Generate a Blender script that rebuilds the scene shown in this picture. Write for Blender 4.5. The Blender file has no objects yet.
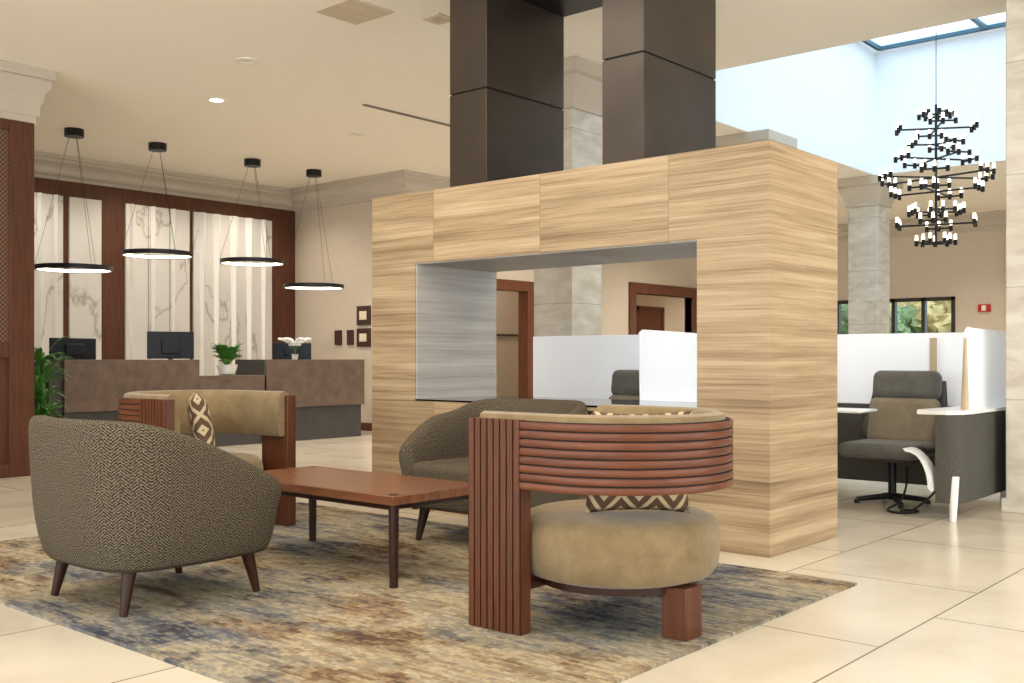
import bpy, bmesh, math, random
from mathutils import Vector, Matrix
random.seed(7)
S=bpy.context.scene
def lin(c):
    return tuple([((v/255)/12.92 if v/255<=0.04045 else (((v/255)+0.055)/1.055)**2.4) for v in c])+(1,)
# ---------------- materials ----------------
def newmat(name):
    m=bpy.data.materials.new(name); m.use_nodes=True
    nt=m.node_tree; b=nt.nodes['Principled BSDF']
    return m,nt,b
def plain(name,c,rough=.5,metal=0,emit=None,es=0,var=.06,scale=6,spec=.5):
    m,nt,b=newmat(name)
    N=nt.nodes;L=nt.links
    tc=N.new('ShaderNodeTexCoord');no=N.new('ShaderNodeTexNoise');no.inputs['Scale'].default_value=scale;no.inputs['Detail'].default_value=5
    L.new(tc.outputs['Object'],no.inputs['Vector'])
    r=N.new('ShaderNodeValToRGB'); L.new(no.outputs['Fac'],r.inputs[0])
    c=lin(c)
    r.color_ramp.elements[0].position=.3;r.color_ramp.elements[1].position=.7
    r.color_ramp.elements[0].color=tuple(v*(1-var) for v in c[:3])+(1,)
    r.color_ramp.elements[1].color=tuple(min(1,v*(1+var)) for v in c[:3])+(1,)
    L.new(r.outputs[0],b.inputs['Base Color'])
    b.inputs['Roughness'].default_value=rough;b.inputs['Metallic'].default_value=metal
    b.inputs['Specular IOR Level'].default_value=spec
    if emit:
        b.inputs['Emission Color'].default_value=lin(emit);b.inputs['Emission Strength'].default_value=es
    return m
def ramp(nt,fac,stops):
    r=nt.nodes.new('ShaderNodeValToRGB');nt.links.new(fac,r.inputs[0])
    e=r.color_ramp.elements
    e[0].position=stops[0][0];e[0].color=lin(stops[0][1])
    e[1].position=stops[-1][0];e[1].color=lin(stops[-1][1])
    for p,c in stops[1:-1]:
        x=e.new(p);x.color=lin(c)
    return r.outputs[0]
def mth(nt,op,a,b=None,c=None):
    n=nt.nodes.new('ShaderNodeMath');n.operation=op
    for i,v in enumerate((a,b,c)):
        if v is None: continue
        if isinstance(v,(int,float)): n.inputs[i].default_value=v
        else: nt.links.new(v,n.inputs[i])
    return n.outputs[0]
def mix(nt,fac,a,b,blend='MIX'):
    n=nt.nodes.new('ShaderNodeMix');n.data_type='RGBA';n.blend_type=blend
    if isinstance(fac,(int,float)): n.inputs[0].default_value=fac
    else: nt.links.new(fac,n.inputs[0])
    for i,v in ((6,a),(7,b)):
        if isinstance(v,tuple): n.inputs[i].default_value=v
        else: nt.links.new(v,n.inputs[i])
    return n.outputs[2]
def coords(nt,kind='Object',scale=(1,1,1),loc=(0,0,0),snap=None):
    tc=nt.nodes.new('ShaderNodeTexCoord');mp=nt.nodes.new('ShaderNodeMapping')
    mp.inputs['Scale'].default_value=scale;mp.inputs['Location'].default_value=loc
    src=tc.outputs[kind]
    if snap:
        v=nt.nodes.new('ShaderNodeVectorMath');v.operation='SNAP';nt.links.new(src,v.inputs[0]);v.inputs[1].default_value=snap;src=v.outputs[0]
    nt.links.new(src,mp.inputs['Vector']);return mp.outputs[0]
def noise(nt,vec,scale=1,detail=5,rough=.5,dist=0):
    n=nt.nodes.new('ShaderNodeTexNoise');nt.links.new(vec,n.inputs['Vector'])
    n.inputs['Scale'].default_value=scale;n.inputs['Detail'].default_value=detail;n.inputs['Roughness'].default_value=rough;n.inputs['Distortion'].default_value=dist
    return n.outputs['Fac']
def bump(nt,b,h,strength=.3,dist=.01):
    n=nt.nodes.new('ShaderNodeBump');n.inputs['Strength'].default_value=strength;n.inputs['Distance'].default_value=dist
    nt.links.new(h,n.inputs['Height']);nt.links.new(n.outputs[0],b.inputs['Normal'])
def wood(name,c1,c2,scale=(3,3,40),rough=.35,kind='Object'):
    m,nt,b=newmat(name)
    f=noise(nt,coords(nt,kind,scale),1,6,.6,.4)
    nt.links.new(ramp(nt,f,[(.3,c1),(.7,c2)]),b.inputs['Base Color'])
    b.inputs['Roughness'].default_value=rough;b.inputs['Specular IOR Level'].default_value=.3
    return m

def limestone(name,cols):
    m,nt,b=newmat(name)
    tc=nt.nodes.new('ShaderNodeTexCoord');sp=nt.nodes.new('ShaderNodeSeparateXYZ');nt.links.new(tc.outputs['Object'],sp.inputs[0])
    X,Y,Z=sp.outputs
    q=mth(nt,'DIVIDE',mth(nt,'SUBTRACT',Y,3.32),.98)
    idy=mth(nt,'FLOOR',q)
    qz=mth(nt,'DIVIDE',mth(nt,'SUBTRACT',Z,1.79),.995)
    idz=mth(nt,'FLOOR',qz)
    off=mth(nt,'ADD',mth(nt,'MULTIPLY',idy,7.31),mth(nt,'MULTIPLY',idz,3.17))
    def vein(sl,sz,d,r,ds):
        cb=nt.nodes.new('ShaderNodeCombineXYZ')
        nt.links.new(mth(nt,'ADD',mth(nt,'MULTIPLY',X,sl),off),cb.inputs[0]);nt.links.new(mth(nt,'MULTIPLY',Y,sl),cb.inputs[1])
        nt.links.new(mth(nt,'ADD',mth(nt,'MULTIPLY',Z,sz),off),cb.inputs[2])
        return noise(nt,cb.outputs[0],1,d,r,ds)
    f=mth(nt,'ADD',mth(nt,'MULTIPLY',vein(.45,13,5,.6,.15),.5),mth(nt,'MULTIPLY',vein(1.3,90,5,.7,.1),.5))
    col=ramp(nt,f,[(.34,cols[0]),(.45,cols[1]),(.54,cols[2]),(.66,cols[3])])
    fy=mth(nt,'ABSOLUTE',mth(nt,'SUBTRACT',mth(nt,'FRACT',mth(nt,'ADD',q,.5)),.5))
    fz=mth(nt,'ABSOLUTE',mth(nt,'SUBTRACT',mth(nt,'FRACT',mth(nt,'ADD',qz,.5)),.5))
    j=mth(nt,'MAXIMUM',mth(nt,'LESS_THAN',fy,.0022),mth(nt,'LESS_THAN',fz,.0018))
    col=mix(nt,mth(nt,'MULTIPLY',j,.45),col,lin((84,66,46)))
    nt.links.new(col,b.inputs['Base Color'])
    b.inputs['Roughness'].default_value=.45;b.inputs['Specular IOR Level'].default_value=.3
    return m
M_lime=limestone('vein_limestone',[(120,98,72),(152,128,98),(174,150,118),(194,172,142)])
M_limeg=limestone('vein_limestone_grey',[(156,150,143),(172,166,159),(186,181,174),(198,194,188)])

def floor_mat():
    m,nt,b=newmat('floor_tile')
    v=coords(nt,'Object',(1,1,1),(0.28,.27,0))
    br=nt.nodes.new('ShaderNodeTexBrick');nt.links.new(v,br.inputs['Vector'])
    br.offset=0.5;br.squash=1
    br.inputs['Scale'].default_value=1;br.inputs['Mortar Size'].default_value=.004;br.inputs['Mortar Smooth'].default_value=0
    br.inputs['Brick Width'].default_value=1.2;br.inputs['Row Height'].default_value=.9;br.inputs['Bias'].default_value=0
    br.inputs['Color1'].default_value=lin((218,210,196));br.inputs['Color2'].default_value=lin((209,200,185));br.inputs['Mortar'].default_value=lin((118,104,86))
    f=noise(nt,coords(nt,'Object',(1.3,1.3,1)),1.5,8,.6,.5)
    c=mix(nt,.5,br.outputs['Color'],ramp(nt,f,[(.3,(210,200,182)),(.6,(244,240,230))]),'MULTIPLY')
    nt.links.new(c,b.inputs['Base Color']);b.inputs['Roughness'].default_value=.22
    return m
M_floor=floor_mat()
M_ceil=plain('ceiling_paint',(250,242,228),.9,var=.005)
M_wall=plain('wall_plaster',(206,193,176),.85,var=.015)
M_white=plain('white_paint',(240,244,248),.8,var=.01)
M_crown=plain('crown_paint',(194,183,166),.6,var=.02)
M_brownwood=wood('dark_walnut',(74,42,28),(98,60,40),(38,30,2.5),.45)
M_redwood=wood('mahogany_h',(84,44,26),(110,62,38),(6,3,45),.36)
M_redwoodv=wood('mahogany_v',(74,40,25),(98,56,34),(40,40,3),.38)
M_tabletop=wood('table_veneer',(98,60,40),(124,80,54),(28,2,10),.26)
M_doorwood=wood('door_wood',(90,52,34),(114,70,48),(30,30,2),.4)
M_groove=plain('groove_dark',(20,12,8),.7)
M_darkleg=plain('dark_leg',(50,28,18),.4,spec=.25)
M_metal=plain('bronze_metal',(60,51,42),.4,.4,var=.25,scale=2.2)
M_black=plain('black_metal',(16,15,15),.4,.3)
M_blackglass=plain('black_glass',(12,12,14),.08)
M_mon=plain('monitor_plastic',(24,29,37),.35,spec=.3)
M_deskbrown=plain('desk_bronze_laminate',(104,86,74),.42,.15,var=.2,scale=9)
M_deskdark=plain('desk_base_dark',(70,67,66),.4,.1,var=.1)
def stone():
    m,nt,b=newmat('column_travertine')
    f=noise(nt,coords(nt,'Object',(2,2,5)),1.5,7,.6,.6)
    c=ramp(nt,f,[(.3,(184,174,158)),(.65,(214,208,196))])
    tc=nt.nodes.new('ShaderNodeTexCoord');sp=nt.nodes.new('ShaderNodeSeparateXYZ');nt.links.new(tc.outputs['Object'],sp.inputs[0])
    z=mth(nt,'FRACT',mth(nt,'DIVIDE',sp.outputs[2],.8))
    c=mix(nt,mth(nt,'MULTIPLY',mth(nt,'LESS_THAN',z,.008),.5),c,lin((110,96,78)))
    nt.links.new(c,b.inputs['Base Color']);b.inputs['Roughness'].default_value=.25;return m
M_stonecol=stone()
def marble():
    m,nt,b=newmat('white_marble')
    w=noise(nt,coords(nt,'Object',(1,1,.55),(3,1,0)),1.0,6,.5,.35)
    a=mth(nt,'ABSOLUTE',mth(nt,'SUBTRACT',w,.5))
    c=ramp(nt,a,[(0,(160,154,146)),(.005,(194,189,182)),(.014,(210,206,200)),(.2,(220,217,211))])
    nt.links.new(c,b.inputs['Base Color']);b.inputs['Roughness'].default_value=.12;return m
M_marble=marble()
M_fin=plain('marble_fin_white',(240,239,236),.25,var=.01)
def tweed(name,dark,light,col=.03,st=.013):
    m,nt,b=newmat(name)
    tc=nt.nodes.new('ShaderNodeTexCoord');sp=nt.nodes.new('ShaderNodeSeparateXYZ');nt.links.new(tc.outputs['UV'],sp.inputs[0])
    U,V=sp.outputs[0],sp.outputs[1]
    zig=mth(nt,'PINGPONG',mth(nt,'DIVIDE',U,col),1)
    s=mth(nt,'FRACT',mth(nt,'ADD',mth(nt,'DIVIDE',V,st),mth(nt,'MULTIPLY',zig,col/st)))
    s=mth(nt,'ABSOLUTE',mth(nt,'SUBTRACT',s,.5))
    f=noise(nt,coords(nt,'UV',(1,1,1)),160,3,.6)
    k=mth(nt,'ADD',mth(nt,'MULTIPLY',s,1.4),mth(nt,'MULTIPLY',mth(nt,'SUBTRACT',f,.5),2.6))
    c=ramp(nt,k,[(.12,dark),(.62,light)])
    nt.links.new(c,b.inputs['Base Color']);b.inputs['Roughness'].default_value=.95
    b.inputs['Specular IOR Level'].default_value=.1
    bump(nt,b,k,.3,.002);return m
M_tweed=tweed('herringbone_tweed',(28,26,25),(116,104,86))
M_tweedg=tweed('charcoal_tweed',(52,51,49),(108,104,96),.02,.008)
def velvet(name,c1,c2):
    m,nt,b=newmat(name)
    f=noise(nt,coords(nt,'Object',(1,1,1)),7,6,.7,.3)
    nt.links.new(ramp(nt,f,[(.3,c1),(.7,c2)]),b.inputs['Base Color'])
    b.inputs['Roughness'].default_value=.85;b.inputs['Sheen Weight'].default_value=.2;b.inputs['Specular IOR Level'].default_value=.15
    return m
M_khaki=velvet('khaki_velvet',(114,95,66),(140,120,88))
M_tan=velvet('tan_wool',(122,110,92),(146,134,114))
M_greywool=velvet('grey_wool',(84,82,78),(106,104,98))
def ogee():
    m,nt,b=newmat('ogee_fabric')
    tc=nt.nodes.new('ShaderNodeTexCoord');sp=nt.nodes.new('ShaderNodeSeparateXYZ');nt.links.new(tc.outputs['UV'],sp.inputs[0])
    u=mth(nt,'MULTIPLY',sp.outputs[0],6);v=mth(nt,'MULTIPLY',sp.outputs[1],4.4)
    a=mth(nt,'PINGPONG',u,1);c_=mth(nt,'PINGPONG',v,1)
    s=mth(nt,'ADD',a,c_)
    s=mth(nt,'ABSOLUTE',mth(nt,'SUBTRACT',s,1))
    k=mth(nt,'PINGPONG',mth(nt,'MULTIPLY',s,2.6),1)
    c=ramp(nt,k,[(.36,(186,168,134)),(.44,(86,62,42))])
    nt.links.new(c,b.inputs['Base Color']);b.inputs['Roughness'].default_value=.85;return m
M_ogee=ogee()
def rugmat():
    m,nt,b=newmat('rug_wool')
    sn=(.022,.045,1)
    big=noise(nt,coords(nt,'Object',(1.7,.75,1),(2,0,0),sn),1.2,7,.72,.5)
    tone=noise(nt,coords(nt,'Object',(.9,.5,1),(9,4,0),sn),1.1,5,.65,.3)
    st=noise(nt,coords(nt,'Object',(13,2.4,1),(0,0,0),sn),1,6,.7,.5)
    st2=noise(nt,coords(nt,'Object',(34,9,1),(7,3,0),(.011,.022,1)),1,5,.8,.3)
    fine=noise(nt,coords(nt,'Object',(120,60,1)),1,3,.7,.5)
    warm=ramp(nt,big,[(.36,(84,60,42)),(.43,(124,98,70)),(.49,(170,152,120)),(.54,(190,176,148)),(.6,(146,116,82)),(.66,(90,66,50))])
    cool=ramp(nt,big,[(.36,(52,60,76)),(.43,(88,96,110)),(.49,(138,138,134)),(.54,(170,160,136)),(.6,(84,88,98)),(.66,(48,52,64))])
    base=mix(nt,ramp(nt,tone,[(.46,(0,0,0)),(.53,(255,255,255))]),warm,cool)
    s2=ramp(nt,mth(nt,'ADD',mth(nt,'MULTIPLY',st,.65),mth(nt,'MULTIPLY',st2,.35)),[(.42,(44,50,62)),(.475,(92,74,56)),(.51,(182,166,136)),(.55,(118,114,110)),(.6,(58,62,74))])
    c=mix(nt,.42,base,s2)
    c=mix(nt,.25,c,ramp(nt,fine,[(.3,(120,120,120)),(.7,(255,255,255))]),'MULTIPLY')
    nt.links.new(c,b.inputs['Base Color']);b.inputs['Roughness'].default_value=1;b.inputs['Specular IOR Level'].default_value=.05
    bump(nt,b,fine,.4,.004);return m
M_rug=rugmat()
def cane():
    m,nt,b=newmat('cane_weave')
    ch=nt.nodes.new('ShaderNodeTexChecker');nt.links.new(coords(nt,'Object',(1,1,1)),ch.inputs['Vector']);ch.inputs['Scale'].default_value=45
    ch.inputs['Color1'].default_value=lin((120,86,60));ch.inputs['Color2'].default_value=lin((66,42,28))
    nt.links.new(ch.outputs['Color'],b.inputs['Base Color']);b.inputs['Roughness'].default_value=.6;return m
M_cane=cane()
M_screen=plain('frosted_screen',(240,243,248),.35,var=.01,emit=(222,230,240),es=.18)  # slight emission brightens the panels, though they are no lamps
M_whitelam=plain('white_laminate',(236,235,232),.3,var=.01)
M_oak=wood('oak_post',(180,162,134),(204,188,160),(30,30,3),.5)
M_leaf=plain('leaf_green',(76,132,54),.45,var=.35,scale=14)
M_flower=plain('orchid_petal',(240,238,238),.6)
M_pot=plain('white_pot',(232,230,226),.3)
M_terra=plain('dark_pot',(52,46,42),.5)
M_led=plain('led_strip',(255,240,215),.5,emit=(255,236,205),es=4)
M_bulb=plain('bulb_glass',(255,248,236),.3,emit=(255,238,210),es=4)
M_down=plain('downlight_lens',(255,245,225),.3,emit=(255,240,215),es=10)
M_trim=plain('light_trim',(238,232,220),.5)
M_vent=plain('vent_metal',(206,190,164),.5)
M_slot=plain('slot_dark',(120,110,96),.6)
M_red=plain('alarm_red',(190,28,22),.4)
M_frame=plain('plaque_wood',(60,30,20),.35)
M_paper=plain('plaque_paper',(226,214,190),.6)
M_sky=plain('skylight_frame',(58,96,112),.5)
M_winframe=plain('window_frame',(52,42,34),.5)
M_foliage=plain('tree_foliage',(132,146,100),.8,var=.35,scale=3)
M_foliagey=plain('tree_foliage_autumn',(190,164,110),.8,var=.3,scale=3)
M_grass=plain('grass',(120,138,90),.9,var=.3)
# ---------------- geometry helpers ----------------
def finish(me,smooth,angle=35,uvdone=False):
    if not uvdone:
        uv=me.uv_layers.new(name='UVMap')
        for p in me.polygons:
            n=p.normal;a=max(range(3),key=lambda i:abs(n[i]))
            for li in p.loop_indices:
                co=me.vertices[me.loops[li].vertex_index].co
                uv.data[li].uv=((co[1],co[2]),(co[0],co[2]),(co[0],co[1]))[a]
    if smooth:
        me.polygons.foreach_set('use_smooth',[True]*len(me.polygons))
        me.set_sharp_from_angle(angle=math.radians(angle))
class MB:
    def __init__(s): s.bm=bmesh.new()
    def box(s,x0,x1,y0,y1,z0,z1,M=None):
        vs=[s.bm.verts.new(Vector(c)) for c in ((x0,y0,z0),(x1,y0,z0),(x1,y1,z0),(x0,y1,z0),(x0,y0,z1),(x1,y0,z1),(x1,y1,z1),(x0,y1,z1))]
        if M: 
            for v in vs: v.co=M@v.co
        for f in ((3,2,1,0),(4,5,6,7),(0,1,5,4),(1,2,6,5),(2,3,7,6),(3,0,4,7)): s.bm.faces.new([vs[i] for i in f])
        return s
    def cyl(s,p0,p1,r0,r1=None,seg=16):
        if r1 is None:r1=r0
        p0=Vector(p0);p1=Vector(p1);d=(p1-p0).normalized()
        a=d.orthogonal().normalized();b=d.cross(a)
        A=[];B=[]
        for i in range(seg):
            t=2*math.pi*i/seg;o=a*math.cos(t)+b*math.sin(t)
            A.append(s.bm.verts.new(p0+o*r0));B.append(s.bm.verts.new(p1+o*r1))
        for i in range(seg):
            j=(i+1)%seg;s.bm.faces.new((A[i],A[j],B[j],B[i]))
        s.bm.faces.new(A[::-1]);s.bm.faces.new(B);return s
    def lathe(s,prof,c=(0,0,0),seg=48):
        rings=[]
        for r,z in prof:
            if r<1e-5: rings.append([s.bm.verts.new((c[0],c[1],c[2]+z))])
            else: rings.append([s.bm.verts.new((c[0]+r*math.cos(2*math.pi*i/seg),c[1]+r*math.sin(2*math.pi*i/seg),c[2]+z)) for i in range(seg)])
        for A,B in zip(rings,rings[1:]):
            for i in range(seg):
                j=(i+1)%seg
                if len(A)==1 and len(B)==1: continue
                if len(A)==1: s.bm.faces.new((A[0],B[j],B[i]))
                elif len(B)==1: s.bm.faces.new((A[i],A[j],B[0]))
                else: s.bm.faces.new((A[i],A[j],B[j],B[i]))
        return s
    def obj(s,name,mat,bevel=0,smooth=True,angle=35,seg=2):
        bmesh.ops.recalc_face_normals(s.bm,faces=s.bm.faces)
        me=bpy.data.meshes.new(name);s.bm.to_mesh(me);s.bm.free()
        finish(me,smooth,angle);me.materials.append(mat)
        o=bpy.data.objects.new(name,me);S.collection.objects.link(o)
        if bevel:
            b=o.modifiers.new('bevel','BEVEL');b.width=bevel;b.segments=seg;b.limit_method='ANGLE'
        return o
def box(name,x0,x1,y0,y1,z0,z1,mat,bevel=0,seg=2,M=None):
    return MB().box(x0,x1,y0,y1,z0,z1,M).obj(name,mat,bevel,smooth=bool(bevel),seg=seg)
def cushion(name,x0,x1,y0,y1,z0,z1,mat,r=.05,M=None,sub=True):
    return box(name,x0,x1,y0,y1,z0,z1,mat,r,5,M)
def surf(name,rows,mat,closed=True,caps=True,sub=0):
    bm=bmesh.new();uvl=bm.loops.layers.uv.new('UVMap')
    V=[[bm.verts.new(Vector(p)) for p in r] for r in rows]
    n=len(rows[0])
    U=[0.0]
    for i in range(1,len(rows)): U.append(U[-1]+(Vector(rows[i][1])-Vector(rows[i-1][1])).length)
    W=[]
    for r in rows:
        w=[0.0]
        for j in range(1,n+1): w.append(w[-1]+(Vector(r[j%n])-Vector(r[j-1])).length)
        W.append(w)
    for i in range(len(rows)-1):
        for j in range(n if closed else n-1):
            k=(j+1)%n
            f=bm.faces.new((V[i][j],V[i+1][j],V[i+1][k],V[i][k]))
            for l,(a,b) in zip(f.loops,((i,j),(i+1,j),(i+1,j+1),(i,j+1))): l[uvl].uv=(U[a],W[a][b])
    if caps and closed:
        for r,rr in ((V[0],rows[0]),(V[-1],rows[-1])):
            f=bm.faces.new(r)
            c=Vector(rr[0])
            for l in f.loops:
                d=l.vert.co-c; l[uvl].uv=(math.hypot(d.x,d.y),d.z)
    bmesh.ops.recalc_face_normals(bm,faces=bm.faces)
    me=bpy.data.meshes.new(name);bm.to_mesh(me);bm.free();finish(me,True,50,True);me.materials.append(mat)
    o=bpy.data.objects.new(name,me);S.collection.objects.link(o)
    if sub:
        q=o.modifiers.new('sub','SUBSURF');q.levels=sub;q.render_levels=sub
    return o
def sweep(name,path,prof,mat,loop=False,closed=True,side=1):
    n=len(path);rows=[]
    for i in range(n):
        p=Vector(path[i]).to_2d()
        def seg(a,b):
            d=(Vector(path[b])-Vector(path[a])).to_2d().normalized();return Vector((d.y,-d.x))*side
        if loop: n1=seg((i-1)%n,i);n2=seg(i,(i+1)%n)
        else:
            n1=seg(i-1,i) if i>0 else seg(i,i+1);n2=seg(i,i+1) if i<n-1 else seg(i-1,i)
        m=(n1+n2);m=m/m.length;m=m/max(.3,m.dot(n1))
        rows.append([(p.x+m.x*o,p.y+m.y*o,z) for o,z in prof])
    if loop: rows.append(rows[0])
    return surf(name,rows,mat,closed,caps=not loop)
def group(name,objs,loc=(0,0,0),rz=0,scale=1):
    e=bpy.data.objects.new(name,None);S.collection.objects.link(e);e.empty_display_size=.2
    e.location=loc;e.rotation_euler=(0,0,rz);e.scale=(scale,)*3
    for o in objs: o.parent=e
    return e
# ---------------- room shell ----------------
ZC=3.8
c=MB();c.box(-4,20.7,-7,15.3,-.1,0);c.box(20.7,27,11.15,15.3,-.1,0);c.obj('floor',M_floor,smooth=False)
c=MB()
WX0,WX1,WY0,WY1=8.68,15.2,-1.0,6.0
c.box(-4,WX0,-7,15.3,ZC,ZC+.2);c.box(WX1,20.7,-7,15.3,ZC,ZC+.2);c.box(20.7,27,11.15,15.3,ZC,ZC+.2);c.box(WX0,WX1,WY1,15.3,ZC,ZC+.2);c.box(WX0,WX1,-7,WY0,ZC,ZC+.2)
c.obj('ceiling',M_ceil,smooth=False)
c=MB();T=5.6
c.box(WX0-.1,WX0,WY0,WY1,ZC+.2,T);c.box(WX1,WX1+.1,WY0,WY1,ZC+.2,T);c.box(WX0-.1,WX1+.1,WY1,WY1+.1,ZC+.2,T);c.box(WX0-.1,WX1+.1,WY0-.1,WY0,ZC+.2,T)
c.box(WX0-.1,10.2,WY0-.1,WY1+.1,T,T+.1);c.box(15.08,WX1+.1,WY0-.1,WY1+.1,T,T+.1);c.box(10.2,15.08,5.88,WY1+.1,T,T+.1);c.box(10.2,15.08,WY0-.1,0,T,T+.1)
c.obj('ceiling_lightwell',M_white,smooth=False)
c=MB();c.box(WX0,WX0+.01,WY0,WY1,ZC+.001,ZC+.2);c.box(WX1-.01,WX1,WY0,WY1,ZC+.001,ZC+.2);c.box(WX0,WX1,WY1-.01,WY1,ZC+.001,ZC+.2)
c.obj('trim_lightwell',M_white,smooth=False)
c=MB()
for x in (10.2,11.5,12.8,14.1,15.08): c.box(x-.03,x+.03,0,5.88,T,T+.05)
for i in range(5):
    y=i*5.88/4;c.box(10.2,15.08,y-.03,y+.03,T,T+.05)
c.obj('window_skylight',M_sky,smooth=False)
box('wall_reception',-4,10.63,13.77,13.92,0,ZC,M_wall)
box('wall_reception_side',10.53,10.68,11.13,13.77,0,ZC,M_wall)
c=MB();y0,y1=11.13,11.28
c.box(10.68,11.95,y0,y1,0,ZC);c.box(11.95,13.3,y0,y1,2.22,ZC);c.box(13.3,16.5,y0,y1,0,ZC);c.box(16.5,18.55,y0,y1,2.33,ZC);c.box(18.55,20.6,y0,y1,0,ZC)
c.obj('wall_doors',M_wall,smooth=False)
def dframe(name,xa,xb,zt,w):
    c=MB();c.box(xa-w,xa,11.08,11.3,0,zt+w);c.box(xb,xb+w,11.08,11.3,0,zt+w);c.box(xa,xb,11.08,11.3,zt,zt+w);return c.obj(name,M_doorwood,.01)
dframe('trim_1',11.95,13.28,2.2,.17);dframe('trim_2',16.48,18.55,2.33,.2)
box('wall_corridor',10.7,15.1,12.6,12.7,0,ZC,M_wall)
box('trim_corridor_rail',10.7,15.1,12.57,12.6,1.5,1.54,M_deskdark)
box('wall_annex',15.1,27,15.2,15.3,0,ZC,M_wall)
box('wall_annex_side',15.1,15.2,11.3,15.2,0,ZC,M_wall)
box('wall_annex_front',20.6,27,11.13,11.28,0,ZC,M_wall)
box('wall_annex_end',27,27.1,11.13,15.3,0,ZC,M_wall)
c=MB();c.box(22.6,23.7,15.14,15.19,0,2.35);c.box(22.5,22.6,15.11,15.19,0,2.45);c.box(23.7,23.8,15.11,15.19,0,2.45);c.box(22.5,23.8,15.11,15.19,2.35,2.45)
c.obj('door_1',M_doorwood)
c=MB();x0,x1=20.5,20.7
c.box(x0,x1,-7,6.55,0,ZC);c.box(x0,x1,8.9,11.13,0,ZC);c.box(x0,x1,6.55,8.9,0,.85);c.box(x0,x1,6.55,8.9,2.27,ZC)
c.obj('wall_far',M_wall,smooth=False)
c=MB()
for y in (6.58,7.14,7.72,8.3,8.87): c.box(20.48,20.6,y-.035,y+.035,.85,2.27)
c.box(20.48,20.6,6.55,8.9,2.2,2.27);c.box(20.48,20.6,6.55,8.9,.85,.92)
c.obj('window_1',M_winframe)
box('wall_pilaster',20.3,20.5,5.0,5.5,0,ZC-.35,M_wall)
def winwall(name,fixed,a0,a1,w0,w1,z0,z1,axis):
    c=MB()
    f0,f1=fixed
    for (p,q,r,s) in ((a0,w0,0,ZC),(w1,a1,0,ZC),(w0,w1,0,z0),(w0,w1,z1,ZC)):
        if axis=='y': c.box(f0,f1,p,q,r,s)
        else: c.box(p,q,f0,f1,r,s)
    c.obj(name,M_wall,smooth=False)
    c=MB();n=5
    for i in range(n+1):
        t=w0+(w1-w0)*i/n
        if axis=='y': c.box(f0+.03,f0+.07,t-.03,t+.03,z0,z1)
        else: c.box(t-.03,t+.03,f0+.03,f0+.07,z0,z1)
    return c
winwall('wall_left',(-4.1,-4),-7,13.77,-4,9,.3,3.4,'y').obj('added_window_left',M_winframe)  # unseen wall; its window is added for the fill light
winwall('wall_near',(-7.1,-7),-4,20.5,-2,12,.3,3.4,'x').obj('added_window_near',M_winframe)  # window added here too, behind the view, to go with the fill
prof=[(0,3.47),(.03,3.47),(.035,3.53),(.07,3.55),(.085,3.60),(.13,3.67),(.18,3.70),(.185,3.74),(.22,3.745),(.22,ZC-.002),(0,ZC-.002)]
sweep('trim_crown',[(-4,13.77),(10.53,13.77),(10.53,11.13),(20.5,11.13),(20.5,-7)],prof,M_crown)
sweep('baseboard_reception_side',[(10.53,13.7),(10.53,11.13),(11.75,11.13)],[(0,0),(.02,0),(.02,.12),(0,.12)],M_brownwood)
box('lawn',20.8,45,-10,11.0,-.3,-.12,M_grass)
def tree(loc,r,mat):
    c=MB();c.cyl((0,0,0),(0,0,r*1.4),.15,.1,10);t=c.obj('trunk',M_darkleg)
    bm=bmesh.new()
    for k in range(30):
        q=Vector((random.uniform(-1,1),random.uniform(-1,1),random.uniform(-.9,.9)))*r*.8
        mt=Matrix.Translation(q+Vector((0,0,r*1.4)))
        bmesh.ops.create_icosphere(bm,subdivisions=3,radius=r*random.uniform(.22,.42),matrix=mt)
    for v in bm.verts: v.co+=Vector((random.gauss(0,1),random.gauss(0,1),random.gauss(0,1)))*.05
    me=bpy.data.meshes.new('crown');bm.to_mesh(me);bm.free();finish(me,False);me.materials.append(mat)
    o=bpy.data.objects.new('crown',me);S.collection.objects.link(o)
    return group('garden_tree',[t,o],loc)
tree((26,8.3,-.12),1.2,M_foliagey);tree((24.6,9.7,-.12),1.05,M_foliage);tree((30,8.8,-.12),1.6,M_foliage);tree((32,11.5,-.12),2.0,M_foliagey)

def column(x,y):
    h=.23
    a=MB().box(-h,h,-h,h,0,3.42).obj('shaft',M_stonecol,.008)
    sq=[(-h,-h),(h,-h),(h,h),(-h,h)]
    b=sweep('capital',sq,[(0,3.38),(.025,3.38),(.03,3.44),(.05,3.47),(.06,3.54),(.10,3.60),(.11,3.66),(.15,3.68),(.15,ZC-.002),(0,ZC-.002)],M_crown,loop=True)
    d=sweep('plinth',sq,[(0,0),(.03,0),(.03,.15),(.01,.18),(0,.18)],M_stonecol,loop=True)
    return group('stone_column',[a,b,d],(x,y,0))
column(7.80,6.02);column(11.65,6.1);column(15.52,6.22)
a=MB().box(7.94,8.6,1.5,2.19,0,ZC-.002).obj('shaft',M_stonecol,.01)
b=sweep('plinth',[(7.94,1.5),(8.6,1.5),(8.6,2.19),(7.94,2.19)],[(0,0),(.02,0),(.02,.1),(0,.1)],M_stonecol,loop=True)
group('stone_pier',[a,b])
a=MB().box(.5,4.49,9.81,10.2,0,3.34).obj('core',M_brownwood,.01)
parts=[a]
parts.append(box('cane_panel',2.6,4.26,9.795,9.81,1.25,3.2,M_cane))
fr=MB();fr.box(4.26,4.49,9.77,9.81,0,3.3);fr.box(2.5,4.26,9.77,9.81,3.2,3.3);fr.box(2.5,4.26,9.77,9.81,1.1,1.25);fr.box(2.5,4.26,9.77,9.81,0,.12);parts.append(fr.obj('frame',M_brownwood,.008))
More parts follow.
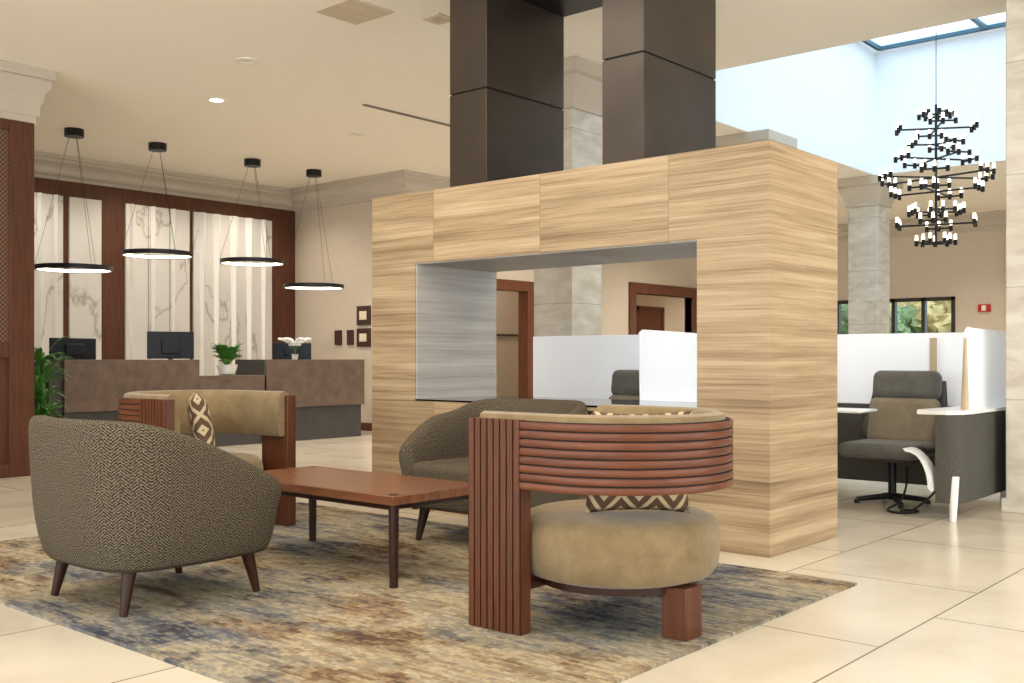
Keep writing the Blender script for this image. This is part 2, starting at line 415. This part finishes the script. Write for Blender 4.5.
parts.append(sweep('cornice',[(.5,9.81),(4.49,9.81),(4.49,10.2)],[(0,3.27),(.02,3.27),(.02,3.36),(.045,3.38),(.05,3.47),(.07,3.50),(.08,3.58),(.12,3.64),(.125,3.70),(.15,3.71),(.15,ZC-.002),(0,ZC-.002)],M_crown))
group('wall_wood_pier',parts)

# ---------------- reception wall cladding ----------------
parts=[box('wood_field',3.0,10.52,13.70,13.77,0,3.48,M_brownwood)]
def slab(xa,xb): parts.append(box('marble_panel',xa,xb,13.66,13.70,.1,3.27,M_marble,.004))
slab(5.5,6.18);slab(6.22,6.66);slab(6.75,7.20);slab(7.56,8.57);slab(8.64,10.04)
gr=MB()
for x in (7.9,8.24): gr.box(x-.003,x+.003,13.655,13.662,.1,3.27)
parts.append(gr.obj('marble_joint',M_slot))
fl=MB()
for x,w in ((6.34,.05),(6.56,.05),(7.64,.05),(7.98,.07),(8.3,.06),(8.78,.1),(9.03,.12),(9.34,.14),(9.62,.14),(9.88,.1)):
    lo=[fl.bm.verts.new(p) for p in ((x-w*.2,13.661,.1),(x+w*.2,13.661,.1),(x,13.63,.1))]
    hi=[fl.bm.verts.new(p) for p in ((x-w*.6,13.661,3.27),(x+w*.6,13.661,3.27),(x,13.60,3.27))]
    for i in range(3): fl.bm.faces.new((lo[i],lo[(i+1)%3],hi[(i+1)%3],hi[i]))
    fl.bm.faces.new(hi);fl.bm.faces.new(lo[::-1])
parts.append(fl.obj('marble_fins',M_fin,smooth=False))
group('wall_marble_feature',parts)
def plaque(y0,y1,z0,z1,paper=True):
    a=box('frame',10.5,10.53,y0,y1,z0,z1,M_frame,.004);o=[a]
    if paper:o.append(box('certificate',10.495,10.502,y0+.07,y1-.07,z0+.08,z1-.08,M_paper))
    group('wall_plaque',o)
plaque(11.87,12.17,1.6,1.89);plaque(11.87,12.17,1.27,1.55)
plaque(12.54,12.69,1.3,1.53,False);plaque(12.26,12.4,1.3,1.53,False)
# ---------------- reception desk ----------------
parts=[]
def desk(xa,xb,top,low=.45):
    parts.append(box('front_panel',xa,xb,11.15,11.22,low,top-.03,M_deskbrown,.004))
    parts.append(box('counter',xa,xb,11.15,11.5,top-.03,top,M_deskbrown,.004))
    parts.append(box('plinth',xa+.02,xb-.02,11.2,11.5,0,low,M_deskdark,.004))
desk(5.45,7.13,1.08,.5);desk(8.11,9.77,1.08,.45);desk(7.13,8.11,.88,.45)
parts.append(box('end_panel',5.3,5.45,11.2,12.2,0,1.06,M_deskdark,.004))
parts.append(box('end_panel_r',9.7,9.77,11.22,12.1,.45,1.05,M_deskbrown,.004))
parts.append(box('end_base_r',9.68,9.75,11.22,12.1,0,.45,M_deskdark,.004))
parts.append(box('worktop',5.45,9.7,11.5,12.2,.72,.76,M_deskdark,.004))
parts.append(box('divider',8.08,8.11,11.15,11.8,.0,1.08,M_deskdark,.004))
group('reception_desk',parts)
def monitor(x,y,w,rz,zb=.761,h=.33,hh=.42):
    a=MB().box(-w/2,w/2,-.015,.015,hh,hh+h).obj('screen',M_mon,.006)
    b=MB().box(-.03,.03,.015,.04,.02,hh+.12).obj('stand',M_mon,.004)
    b2=MB().box(-w*.2,w*.2,-.045,-.015,hh+.06,hh+h*.75).obj('back_housing',M_mon,.01)
    d=MB().box(-.12,.12,-.08,.1,0,.02).obj('base',M_mon,.004)
    group('computer_monitor',[a,b,b2,d],(x,y,zb),rz)
monitor(5.86,11.78,.62,.2,h=.26,hh=.31);monitor(7.12,11.78,.56,-.45,h=.34,hh=.33);monitor(9.05,11.85,.54,-.4,h=.24,hh=.31)
def leaves(name,n,L,w,up,mat,base=(0,0,0),spread=1.0,seg=6):
    bm=bmesh.new()
    for k in range(n):
        a=random.uniform(0,2*math.pi);l=L*random.uniform(.6,1.1);e=random.uniform(up*.5,up)
        dirx=Vector((math.cos(a),math.sin(a),0));s=Vector((-math.sin(a),math.cos(a),0))
        prev=None
        for i in range(seg+1):
            t=i/seg
            p=Vector(base)+dirx*(l*spread*t)+Vector((0,0,l*e*t-l*.9*t*t*(.4+e*.45)))
            ww=w*math.sin(math.pi*min(1,t*.93+.05))
            c=(bm.verts.new(p-s*ww),bm.verts.new(p+Vector((0,0,-ww*.3))),bm.verts.new(p+s*ww))
            if prev:
                bm.faces.new((prev[0],prev[1],c[1],c[0]));bm.faces.new((prev[1],prev[2],c[2],c[1]))
            prev=c
    me=bpy.data.meshes.new(name);bm.to_mesh(me);bm.free();finish(me,True,80);me.materials.append(mat)
    o=bpy.data.objects.new(name,me);S.collection.objects.link(o);return o
p=MB().lathe([(0,0),(.07,0),(.1,.02),(.13,.13),(.125,.135),(.11,.11),(0,.11)],seg=24).obj('pot',M_pot)
l=leaves('foliage',100,.25,.045,2.6,M_leaf,(0,0,.11),.8)
group('potted_plant',[p,l],(7.64,11.33,.881))
p=MB().lathe([(0,0),(.05,0),(.07,.1),(.06,.1),(0,.08)],seg=20).obj('pot',M_pot)
st=MB();fl=bmesh.new()
for k in range(6):
    a=k*1.05+.3
    f=lambda t:(math.cos(a)*.26*t*t,math.sin(a)*.26*t*t,.08+.42*t-.12*t*t*t)
    for i in range(6):
        t0=i/6;t1=(i+1)/6
        st.cyl(f(t0),f(t1),.005,seg=6)
        if i>1:
            P=Vector(f(t1))
            for q in range(5):
                an=q*1.256;bmesh.ops.create_icosphere(fl,subdivisions=1,radius=.03,matrix=Matrix.Translation(P+Vector((math.cos(an)*.034,math.sin(an)*.034,.01))))
st=st.obj('stems',M_leaf)
me=bpy.data.meshes.new('blooms');fl.to_mesh(me);fl.free();finish(me,True);me.materials.append(M_flower);fo=bpy.data.objects.new('blooms',me);S.collection.objects.link(fo)
l=leaves('foliage',8,.14,.025,.9,M_leaf,(0,0,.08))
group('potted_orchid',[p,st,fo,l],(8.72,11.36,1.081),0,.7)
p=MB().lathe([(0,0),(.16,0),(.2,.4),(.18,.4),(.17,.34),(0,.34)],seg=28).obj('pot',M_terra)
ls=[leaves('fronds_%d'%i,26,.5,.03,1.6,M_leaf,(0,0,.4+.2*i),.62) for i in range(4)]
tk=MB()
for i in range(5): tk.cyl((random.uniform(-.06,.06),random.uniform(-.06,.06),.34),(random.uniform(-.06,.06),random.uniform(-.06,.06),1.1),.01,seg=6)
group('potted_palm',[p,tk.obj('stems',M_leaf)]+ls,(5.0,10.75,0))

def pendant(x,y,z):
    R=.43
    a=MB().lathe([(R-.02,0),(R,0),(R,.055),(R-.02,.055),(R-.02,0)],seg=64).obj('ring',M_black)
    b=MB().lathe([(R-.024,.008),(R-.021,.008),(R-.021,.045),(R-.024,.045),(R-.024,.008)],seg=64).obj('led_band',M_led)
    c=MB().lathe([(0,0),(.11,0),(.11,.09),(0,.09)],seg=32,c=(0,0,ZC-z-.09)).obj('canopy',M_black)
    w=MB()
    for k in range(3):
        t=k*2*math.pi/3+.5;w.cyl((R*math.cos(t),R*math.sin(t),.05),(.05*math.cos(t),.05*math.sin(t),ZC-z-.08),.0022,seg=6)
    group('ring_pendant_light',[a,b,c,w.obj('cables',M_black)],(x,y,z))
pendant(5.958,11.95,2.13);pendant(7.04,11.95,2.38);pendant(8.46,11.95,2.38);pendant(9.51,11.95,2.10)
def downlight(x,y,lit=True):
    a=MB().lathe([(.07,0),(.1,0),(.1,-.008),(.07,-.008),(.07,0)],seg=28).obj('trim_ring',M_trim)
    b=MB().lathe([(0,-.003),(.07,-.003)],seg=28).obj('lens',M_down if lit else M_trim)
    group('recessed_downlight',[a,b],(x,y,ZC))
downlight(6.25,9.46,True)
downlight(8.3,9.6,False);downlight(5.6,8.0,False)
def grille(x0,x1,y0,y1,m,n):
    a=[box('plate',x0,x1,y0,y1,ZC-.012,ZC,m,.003)]
    b=MB()
    for i in range(n):
        y=y0+.04+(y1-y0-.08)*(i+.5)/n;b.box(x0+.04,x1-.04,y-.006,y+.006,ZC-.016,ZC-.012)
    a.append(b.obj('slats',m));group('ceiling_vent',a)
grille(5.14,5.56,6.0,6.45,M_vent,1);grille(7.38,8.75,8.41,8.46,M_slot,1);grille(5.8,6.0,5.75,5.95,M_vent,5)

# ---------------- fireplace block ----------------
FX0,FX1=5.273,6.165
c=MB();H=2.3
c.box(FX0,FX1,2.668,3.127,0,H);c.box(FX0,FX1,5.469,5.934,0,H);c.box(FX0,FX1,3.127,5.469,0,.79);c.box(FX0,FX1,3.127,5.469,1.786,H)
f=c.obj('stone_cladding',M_lime,smooth=False)
li=MB();li.box(FX0+.012,FX1-.012,5.461,5.4695,.8,1.785);li.box(FX0+.012,FX1-.012,3.127,3.135,.8,1.785);li.box(FX0+.012,FX1-.012,3.135,5.461,1.778,1.7855)
li=li.obj('opening_lining',M_limeg,smooth=False)
s=box('burner_tray',FX0+.004,FX1-.004,3.127,5.469,.79,.803,M_blackglass)
group('fireplace',[f,li,s])
parts=[]
for (ya,yb) in ((3.50,3.81),(4.78,5.13)):
    for (za,zb) in ((2.301,2.945),(2.955,ZC-.002)):
        parts.append(box('flue_panel',5.285,6.145,ya,yb,za,zb,M_metal,.004))
    parts.append(box('flue_reveal',5.295,6.135,ya+.01,yb-.01,2.94,2.96,M_black))
parts.append(box('flue_bridge',5.45,6.14,3.81,4.78,3.64,ZC-.002,M_black))
group('chimney_flue',parts)

box('area_rug',2.04,4.92,2.03,6.35,0.0,.012,M_rug)
parts=[box('top',-.325,.325,-.7,.7,.395,.44,M_tabletop,.004)]
parts.append(box('apron',-.28,.28,-.64,.64,.365,.395,M_darkleg,.003))
lg=MB()
for sx in (-1,1):
    for sy in (-1,1): lg.cyl((sx*.275,sy*.65,0),(sx*.275,sy*.65,.442),.021,.026,20)
parts.append(lg.obj('legs',M_darkleg))
group('coffee_table',parts,(3.655,4.3,.012))

# ---------------- barrel chairs ----------------
def arc_path(R,yarm,n=40):
    p=[(R,yarm)]
    m=5
    for i in range(1,m): p.append((R,yarm*(1-i/m)))
    for i in range(n+1):
        t=-math.pi*i/n;p.append((R*math.cos(t),R*math.sin(t)))
    for i in range(1,m+1): p.append((-R,yarm*i/m))
    return p
def pillow(name,w,h,t,mat,M):
    n=14;bm=bmesh.new();uvl=bm.loops.layers.uv.new('UVMap')
    def pt(i,j,sg):
        u=-1+2*i/n;v=-1+2*j/n
        k=((1-u**4)*(1-v**4))**.6
        pin=1-.08*(1-abs(u)**2)*abs(v)**2;pin2=1-.08*(1-abs(v)**2)*abs(u)**2
        return M@Vector((u*w/2*pin2,sg*t/2*k,v*h/2*pin))
    for sg in (-1,1):
        G=[[bm.verts.new(pt(i,j,sg)) for j in range(n+1)] for i in range(n+1)]
        for i in range(n):
            for j in range(n):
                f=bm.faces.new((G[i][j],G[i+1][j],G[i+1][j+1],G[i][j+1]))
                for l,(a,b) in zip(f.loops,((i,j),(i+1,j),(i+1,j+1),(i,j+1))): l[uvl].uv=(a/n,b/n)
    bmesh.ops.remove_doubles(bm,verts=bm.verts,dist=.0008)
    bmesh.ops.recalc_face_normals(bm,faces=bm.faces)
    me=bpy.data.meshes.new(name);bm.to_mesh(me);bm.free();finish(me,True,120,True);me.materials.append(mat)
    o=bpy.data.objects.new(name,me);S.collection.objects.link(o);return o
def barrel_chair(loc,rz,pM):
    parts=[];R=.47;ya=.41
    path=arc_path(R,ya)
    band=[p for p in path if p[1]<.15]
    band[0]=(R,.14);band[-1]=(-R,.14)
    z0,z1=.575,.845;n=8;hgt=(z1-z0)/n
    parts.append(sweep('band_core',band,[(-.028,z0+.003),(-.012,z0+.003),(-.012,z1-.003),(-.028,z1-.003)],M_groove,side=-1))
    for k in range(n):
        a=z0+k*hgt;b=a+hgt-.007
        parts.append(sweep('band_slat',band,[(-.026,a),(-.002,a),(0,a+.003),(0,b-.003),(-.002,b),(-.026,b)],M_redwood,side=-1))
    for sx in (-1,1):
        xo=sx*R;xi=sx*(R-.065)
        parts.append(box('arm_panel_core',min(xo-sx*.008,xi),max(xo-sx*.008,xi),.135,ya,0,z1,M_redwoodv,.003))
        c=MB();m=8;w=(ya-.135)/m
        for k in range(m):
            a=.135+k*w;c.box(min(xo+sx*.004,xo-sx*.006),max(xo+sx*.004,xo-sx*.006),a+.005,a+w-.003,0.002,z1)
        parts.append(c.obj('arm_panel_slats',M_redwoodv))
        g=MB().box(min(xo-sx*.006,xo-sx*.009),max(xo-sx*.006,xo-sx*.009),.136,ya-.001,.001,z1-.001).obj('arm_panel_grooves',M_groove);parts.append(g)
    pin=[(x,y) for x,y in path];pin[0]=(R,ya-.03);pin[-1]=(-R,ya-.03)
    parts.append(sweep('inner_upholstery',pin,[(-.066,.585),(-.030,.60),(-.030,.84),(-.036,.862),(-.06,.872),(-.095,.862),(-.112,.83),(-.118,.7),(-.112,.60),(-.095,.58)],M_khaki,side=-1))
    prof=[(0,.2),(.34,.2),(.385,.215),(.41,.25),(.418,.31),(.418,.375),(.41,.415),(.39,.44),(.35,.455),(.2,.468),(0,.47)]
    parts.append(MB().lathe(prof,seg=64).obj('seat_cushion',M_khaki))
    parts.append(MB().lathe([(0,.17),(.33,.17),(.33,.2),(0,.2)],seg=48).obj('seat_base',M_darkleg))
    parts.append(box('rear_foot',-.12,0,-.40,-.29,0,.2,M_redwoodv,.004))
    parts.append(box('front_rail',-R+.05,R-.05,.2,.27,.15,.2,M_redwoodv,.003))
    parts.append(pillow('throw_pillow',.42,.42,.13,M_ogee,pM))
    return group('barrel_lounge_chair',parts,loc,rz)
def PM(x,y,z,rz,rx): return Matrix.Translation((x,y,z))@Matrix.Rotation(rz,4,'Z')@Matrix.Rotation(rx,4,'X')
barrel_chair((3.58,2.5,.012),0,PM(-.12,-.18,.675,math.radians(-49),.15))
barrel_chair((3.75,5.9,.012),math.pi,PM(.14,.27,.675,math.radians(60),.18))

# ---------------- tub armchairs ----------------
def cat(P,n):
    out=[]
    for i in range(len(P)-1):
        p0=P[max(0,i-1)];p1=P[i];p2=P[i+1];p3=P[min(len(P)-1,i+2)]
        for k in range(n):
            t=k/n
            out.append(tuple(.5*((2*b)+(-a+c)*t+(2*a-5*b+4*c-d)*t*t+(-a+3*b-3*c+d)*t**3) for a,b,c,d in zip(p0,p1,p2,p3)))
    out.append(P[-1]);return out
def tub_chair(loc,rz,hf=1.0):
    half=[(.39,-.375,.50*hf),(.28,-.415,.55*hf),(.10,-.44,.635*hf),(-.10,-.445,.72),(-.28,-.42,.775),(-.40,-.31,.79),(-.44,-.14,.79)]
    P=half+[(x,-y,h) for x,y,h in half[::-1]]
    pts=cat(P,4);rows=[]
    for i,(x,y,h) in enumerate(pts):
        a=pts[max(0,i-1)];b=pts[min(len(pts)-1,i+1)]
        t=Vector((b[0]-a[0],b[1]-a[1])).normalized();n=Vector((t.y,-t.x))
        if n.dot(Vector((x,y)))<0:n=-n
        hh=h
        sec=[(-.085,.17),(-.05,.18),(-.02,.28),(.0,.40),(.016,max(.42,hh-.10)),(.016,hh-.03),(.002,hh-.006),(-.025,hh),(-.05,hh-.01),(-.07,hh-.04),(-.10,max(.40,hh-.16)),(-.12,.36),(-.11,.2)]
        rows.append([(x+n.x*o,y+n.y*o,z) for o,z in sec])
    sh=surf('shell',rows,M_tweed,True,True,1)
    ba=cushion('seat_base',-.35,.38,-.33,.33,.19,.33,M_tweed,.03)
    cu=cushion('seat_cushion',-.32,.39,-.31,.31,.33,.45,M_tweed,.045)
    lg=MB()
    for sx,sy in ((-.27,-.27),(-.27,.27),(.27,-.29),(.27,.29)):
        lg.cyl((sx*1.15,sy*1.08,0),(sx,sy,.2),.016,.032,16)
    return group('tub_armchair',[sh,ba,cu,lg.obj('legs',M_darkleg)],loc,rz,1.05)
tub_chair((2.58,4.40,.014),0)
tub_chair((4.68,4.16,.014),math.pi,1.08)

# ---------------- work pods ----------------
def lounge_chair(loc,rz):
    parts=[]
    prof=[(.30,.36),(.20,.33),(0,.32),(-.18,.335),(-.27,.40),(-.33,.55),(-.38,.72),(-.42,.92)]
    pp=cat([(a,b) for a,b in prof],3);rows=[]
    for i,(x,z) in enumerate(pp):
        w=.33-.12*max(0,(z-.45))
        lip=.10 if z<.62 else .04
        rows.append([(x+(lip if abs(s)>.9 else 0)*(1 if z>.45 else 0),w*s,z+(.09 if abs(s)>.9 and z<.45 else 0)) for s in (-1,-.92,-.6,0,.6,.92,1)])
    o=surf('shell',rows,M_tweedg,False,False);q=o.modifiers.new('s','SOLIDIFY');q.thickness=.025;parts.append(o)
    parts.append(cushion('seat_cushion',-.2,.34,-.29,.29,.36,.47,M_greywool,.05))
    M=Matrix.Translation((-.24,0,.62))@Matrix.Rotation(-.22,4,'Y')
    parts.append(cushion('back_cushion',-.05,.07,-.27,.27,-.2,.17,M_tan,.055,M))
    M=Matrix.Translation((-.31,0,.87))@Matrix.Rotation(-.15,4,'Y')
    parts.append(cushion('headrest',-.06,.08,-.26,.26,-.10,.13,M_greywool,.06,M))
    c=MB();c.cyl((0,0,.03),(0,0,.33),.03);
    for k in range(4):
        t=k*math.pi/2+.6;c.cyl((0,0,.06),(.26*math.cos(t),.26*math.sin(t),.03),.025,.018,10);c.cyl((.26*math.cos(t),.26*math.sin(t),0),(.26*math.cos(t),.26*math.sin(t),.03),.02,.02,10)
    parts.append(c.obj('swivel_base',M_black))
    group('swivel_lounge_chair',parts,loc,rz)
def pod(ox,oy,ext=3.8,post=True):
    P=[]
    P.append(box('back_screen',8.5,8.515,2.36,ext,.72,1.30,M_screen,.004))
    P.append(box('back_panel',8.49,8.53,2.30,ext,.08,.72,M_tweedg,.01))
    c=MB();pts=[(7.60,.72),(8.5,.72),(8.5,1.30),(7.63,1.315),(7.58,1.29)]
    A=[c.bm.verts.new((x,2.345,z)) for x,z in pts];B=[c.bm.verts.new((x,2.36,z)) for x,z in pts]
    c.bm.faces.new(A);c.bm.faces.new(B[::-1])
    for i in range(5):c.bm.faces.new((A[i],A[(i+1)%5],B[(i+1)%5],B[i]))
    P.append(c.obj('side_screen',M_screen,.003))
    path=[(8.49,2.27),(8.0,2.27),(7.5,2.27),(7.35,2.275),(7.27,2.30),(7.235,2.36),(7.23,2.44)]
    P.append(sweep('side_panel',cat(path,4),[(0,.12),(.03,.12),(.03,.71),(0,.71)],M_tweedg,side=1))
    P.append(sweep('left_panel',[(8.49,ext-.02),(7.5,ext-.02),(7.3,ext-.04),(7.24,ext-.1)],[(0,.12),(.03,.12),(.03,.71),(0,.71)],M_tweedg))
    c=MB();o=[(8.48,2.26),(7.45,2.26),(7.3,2.28),(7.22,2.36),(7.22,2.56),(7.4,2.62),(7.8,2.58),(8.48,2.58)]
    A=[c.bm.verts.new((x,y,.715)) for x,y in o];B=[c.bm.verts.new((x,y,.74)) for x,y in o];c.bm.faces.new(A);c.bm.faces.new(B)
    for i in range(8):c.bm.faces.new((A[i],A[(i+1)%8],B[(i+1)%8],B[i]))
    P.append(c.obj('worktop',M_whitelam,.004))
    P.append(box('tray',7.32,7.66,3.0,3.42,.70,.722,M_whitelam,.01))
    P.append(MB().cyl((7.55,3.38,.70),(7.9,ext-.04,.6),.015,seg=10).obj('tray_arm',M_black))
    c=MB();c.cyl((7.25,2.33,0),(7.28,2.33,.3),.022,.035,14);c.cyl((8.4,2.33,0),(8.4,2.33,.2),.022,.03,14);c.cyl((8.4,ext-.08,0),(8.4,ext-.08,.2),.022,.03,14);c.cyl((7.3,ext-.1,0),(7.3,ext-.1,.2),.022,.03,14)
    P.append(c.obj('legs',M_whitelam))
    rows=[]
    for k in range(9):
        t=k/8*math.pi/2
        y=2.62-.17*math.sin(t);z=.46-.26*(1-math.cos(t))
        rows.append([(7.17,y,z),(7.34,y,z),(7.34,y+.02,z+.02),(7.17,y+.02,z+.02)])
    P.append(surf('curved_bracket',rows,M_whitelam))
    if post: P.append(box('privacy_post',8.40,8.43,2.83,2.88,.74,1.26,M_oak,.004))
    if post: P.append(MB().cyl((7.565,2.35,.74),(7.575,2.35,1.24),.028,.01,10).obj('screen_post',M_oak))
    group('work_pod',P,(ox,oy,0))
pod(0,0);pod(-1.0,2.05,4.15,False)
lounge_chair((7.86,2.97,0),math.radians(180))
lounge_chair((6.95,4.85,0),math.radians(180))
cv=bpy.data.curves.new('cable','CURVE');cv.dimensions='3D';cv.bevel_depth=.008
sp=cv.splines.new('NURBS');pl=[(7.7,2.8,.3),(7.6,2.75,.06),(7.45,2.9,.01),(7.3,2.75,.01),(7.45,2.6,.01),(7.6,2.7,.01),(7.4,2.8,.012),(7.25,2.6,.012),(7.3,2.45,.2)]
sp.points.add(len(pl)-1)
for a,b in zip(sp.points,pl): a.co=(*b,1)
sp.use_endpoint_u=True
o=bpy.data.objects.new('power_cable',cv);S.collection.objects.link(o);cv.materials.append(M_black)
group('fire_alarm',[box('body',20.44,20.5,5.9,6.12,1.96,2.1,M_red,.01),box('strobe',20.42,20.44,5.97,6.05,1.98,2.08,M_trim,.005)])

# ---------------- chandelier ----------------
fr=MB();bu=MB()
tiers=[(3.84,.14,3,.2),(3.68,.40,4,.5),(3.50,.26,3,.1),(3.34,.42,4,.9),(3.13,.60,6,.3),(2.97,.46,4,.0),(2.74,.26,4,.6),(2.60,.40,4,.25),(2.40,.16,3,.4)]
for z,r,n,ph in tiers:
    z-=3.0
    for k in range(n):
        t=ph+2*math.pi*k/n;d=Vector((math.cos(t),math.sin(t),0));s=Vector((-d.y,d.x,0))
        e=d*r+Vector((0,0,z));fr.cyl((0,0,z),e,.011,seg=8)
        for q in (-.13,0,.13):
            a=e+s*q;
            if q: fr.cyl(e,a,.011,seg=8)
            fr.cyl(a-Vector((0,0,.035)),a+Vector((0,0,.03)),.021,seg=10);bu.cyl(a+Vector((0,0,.03)),a+Vector((0,0,.09)),.017,.014,10)
fr.cyl((0,0,-.65),(0,0,.95),.014,seg=12);fr.cyl((0,0,.95),(0,0,T-3),.004,seg=6)
group('chandelier',[fr.obj('frame',M_black),bu.obj('bulbs',M_bulb)],(12.0,4.04,3.0))

# ---------------- lights ----------------
W=bpy.data.worlds.new('World');S.world=W;W.use_nodes=True
bg=W.node_tree.nodes['Background'];bg.inputs[0].default_value=(.62,.82,1,1);bg.inputs[1].default_value=2.5
def area(name,loc,sx,sy,e,col,rot=(0,0,0),portal=False):
    l=bpy.data.lights.new(name,'AREA');l.shape='RECTANGLE';l.size=sx;l.size_y=sy;l.energy=e;l.color=col
    o=bpy.data.objects.new(name,l);S.collection.objects.link(o);o.location=loc;o.rotation_euler=rot
    if portal: l.cycles.is_portal=True
    return o
warm=(1,.89,.75)
for i,(x,y,e) in enumerate([(2.2,2.2,40),(3.6,4.8,44),(1.2,5.5,40),(5.6,1.4,34),(0,0,30),(6.5,-2,30)]):
    area('ceiling_fill',(x,y,ZC-.02),1.2,1.2,e,warm)  # unseen fill panels added to brighten the foreground
area('skylight_portal',(12.64,2.94,T-.05),4.8,5.8,1,(1,1,1),portal=True)
area('window_portal',(20.45,7.72,1.56),1.4,2.3,1,(1,1,1),rot=(0,math.radians(90),0),portal=True)
area('fill_light_left',(-4.0,2.5,1.85),3.1,13,300,(1,.93,.83),rot=(0,math.radians(-90),0))  # added fill behind the camera, brightens ceiling and upright faces
area('fill_light_near',(5,-7.0,1.85),14,3.1,330,(1,.93,.83),rot=(math.radians(90),0,0))  # second added fill, along the near wall out of view
def spot(x,y,e,c=(1,.89,.75),s=2.5):
    l=bpy.data.lights.new('fill_spot','SPOT');l.energy=e;l.color=c;l.spot_size=s;l.spot_blend=.7;l.shadow_soft_size=.12  # spots added to brighten the room; no fixtures belong to them
    o=bpy.data.objects.new('fill_spot',l);S.collection.objects.link(o);o.location=(x,y,ZC-.03)
for x,y,e in ((6,12.8,90),(7.7,12.8,90),(9.3,12.8,90),(6.5,10.4,190),(8.8,10.4,200),(9.2,8.0,200),(12.7,9.3,260),(16.5,9,280),(18,5.5,240),(13,12,160),(17.5,13.2,260),(21,13.2,260),(25,13.2,260),(18.0,2,220),(7.4,4.2,80)): spot(x,y,e)
# ---------------- camera ----------------
cd=bpy.data.cameras.new('camera');cam=bpy.data.objects.new('camera',cd);S.collection.objects.link(cam);S.camera=cam
cam.location=(0,0,1.1);cam.rotation_euler=(math.pi/2,0,math.radians(40.73-90))
cd.lens=36.67;cd.sensor_width=36;cd.shift_y=.0161;cd.clip_end=200
S.view_settings.view_transform='Standard';S.view_settings.exposure=.22
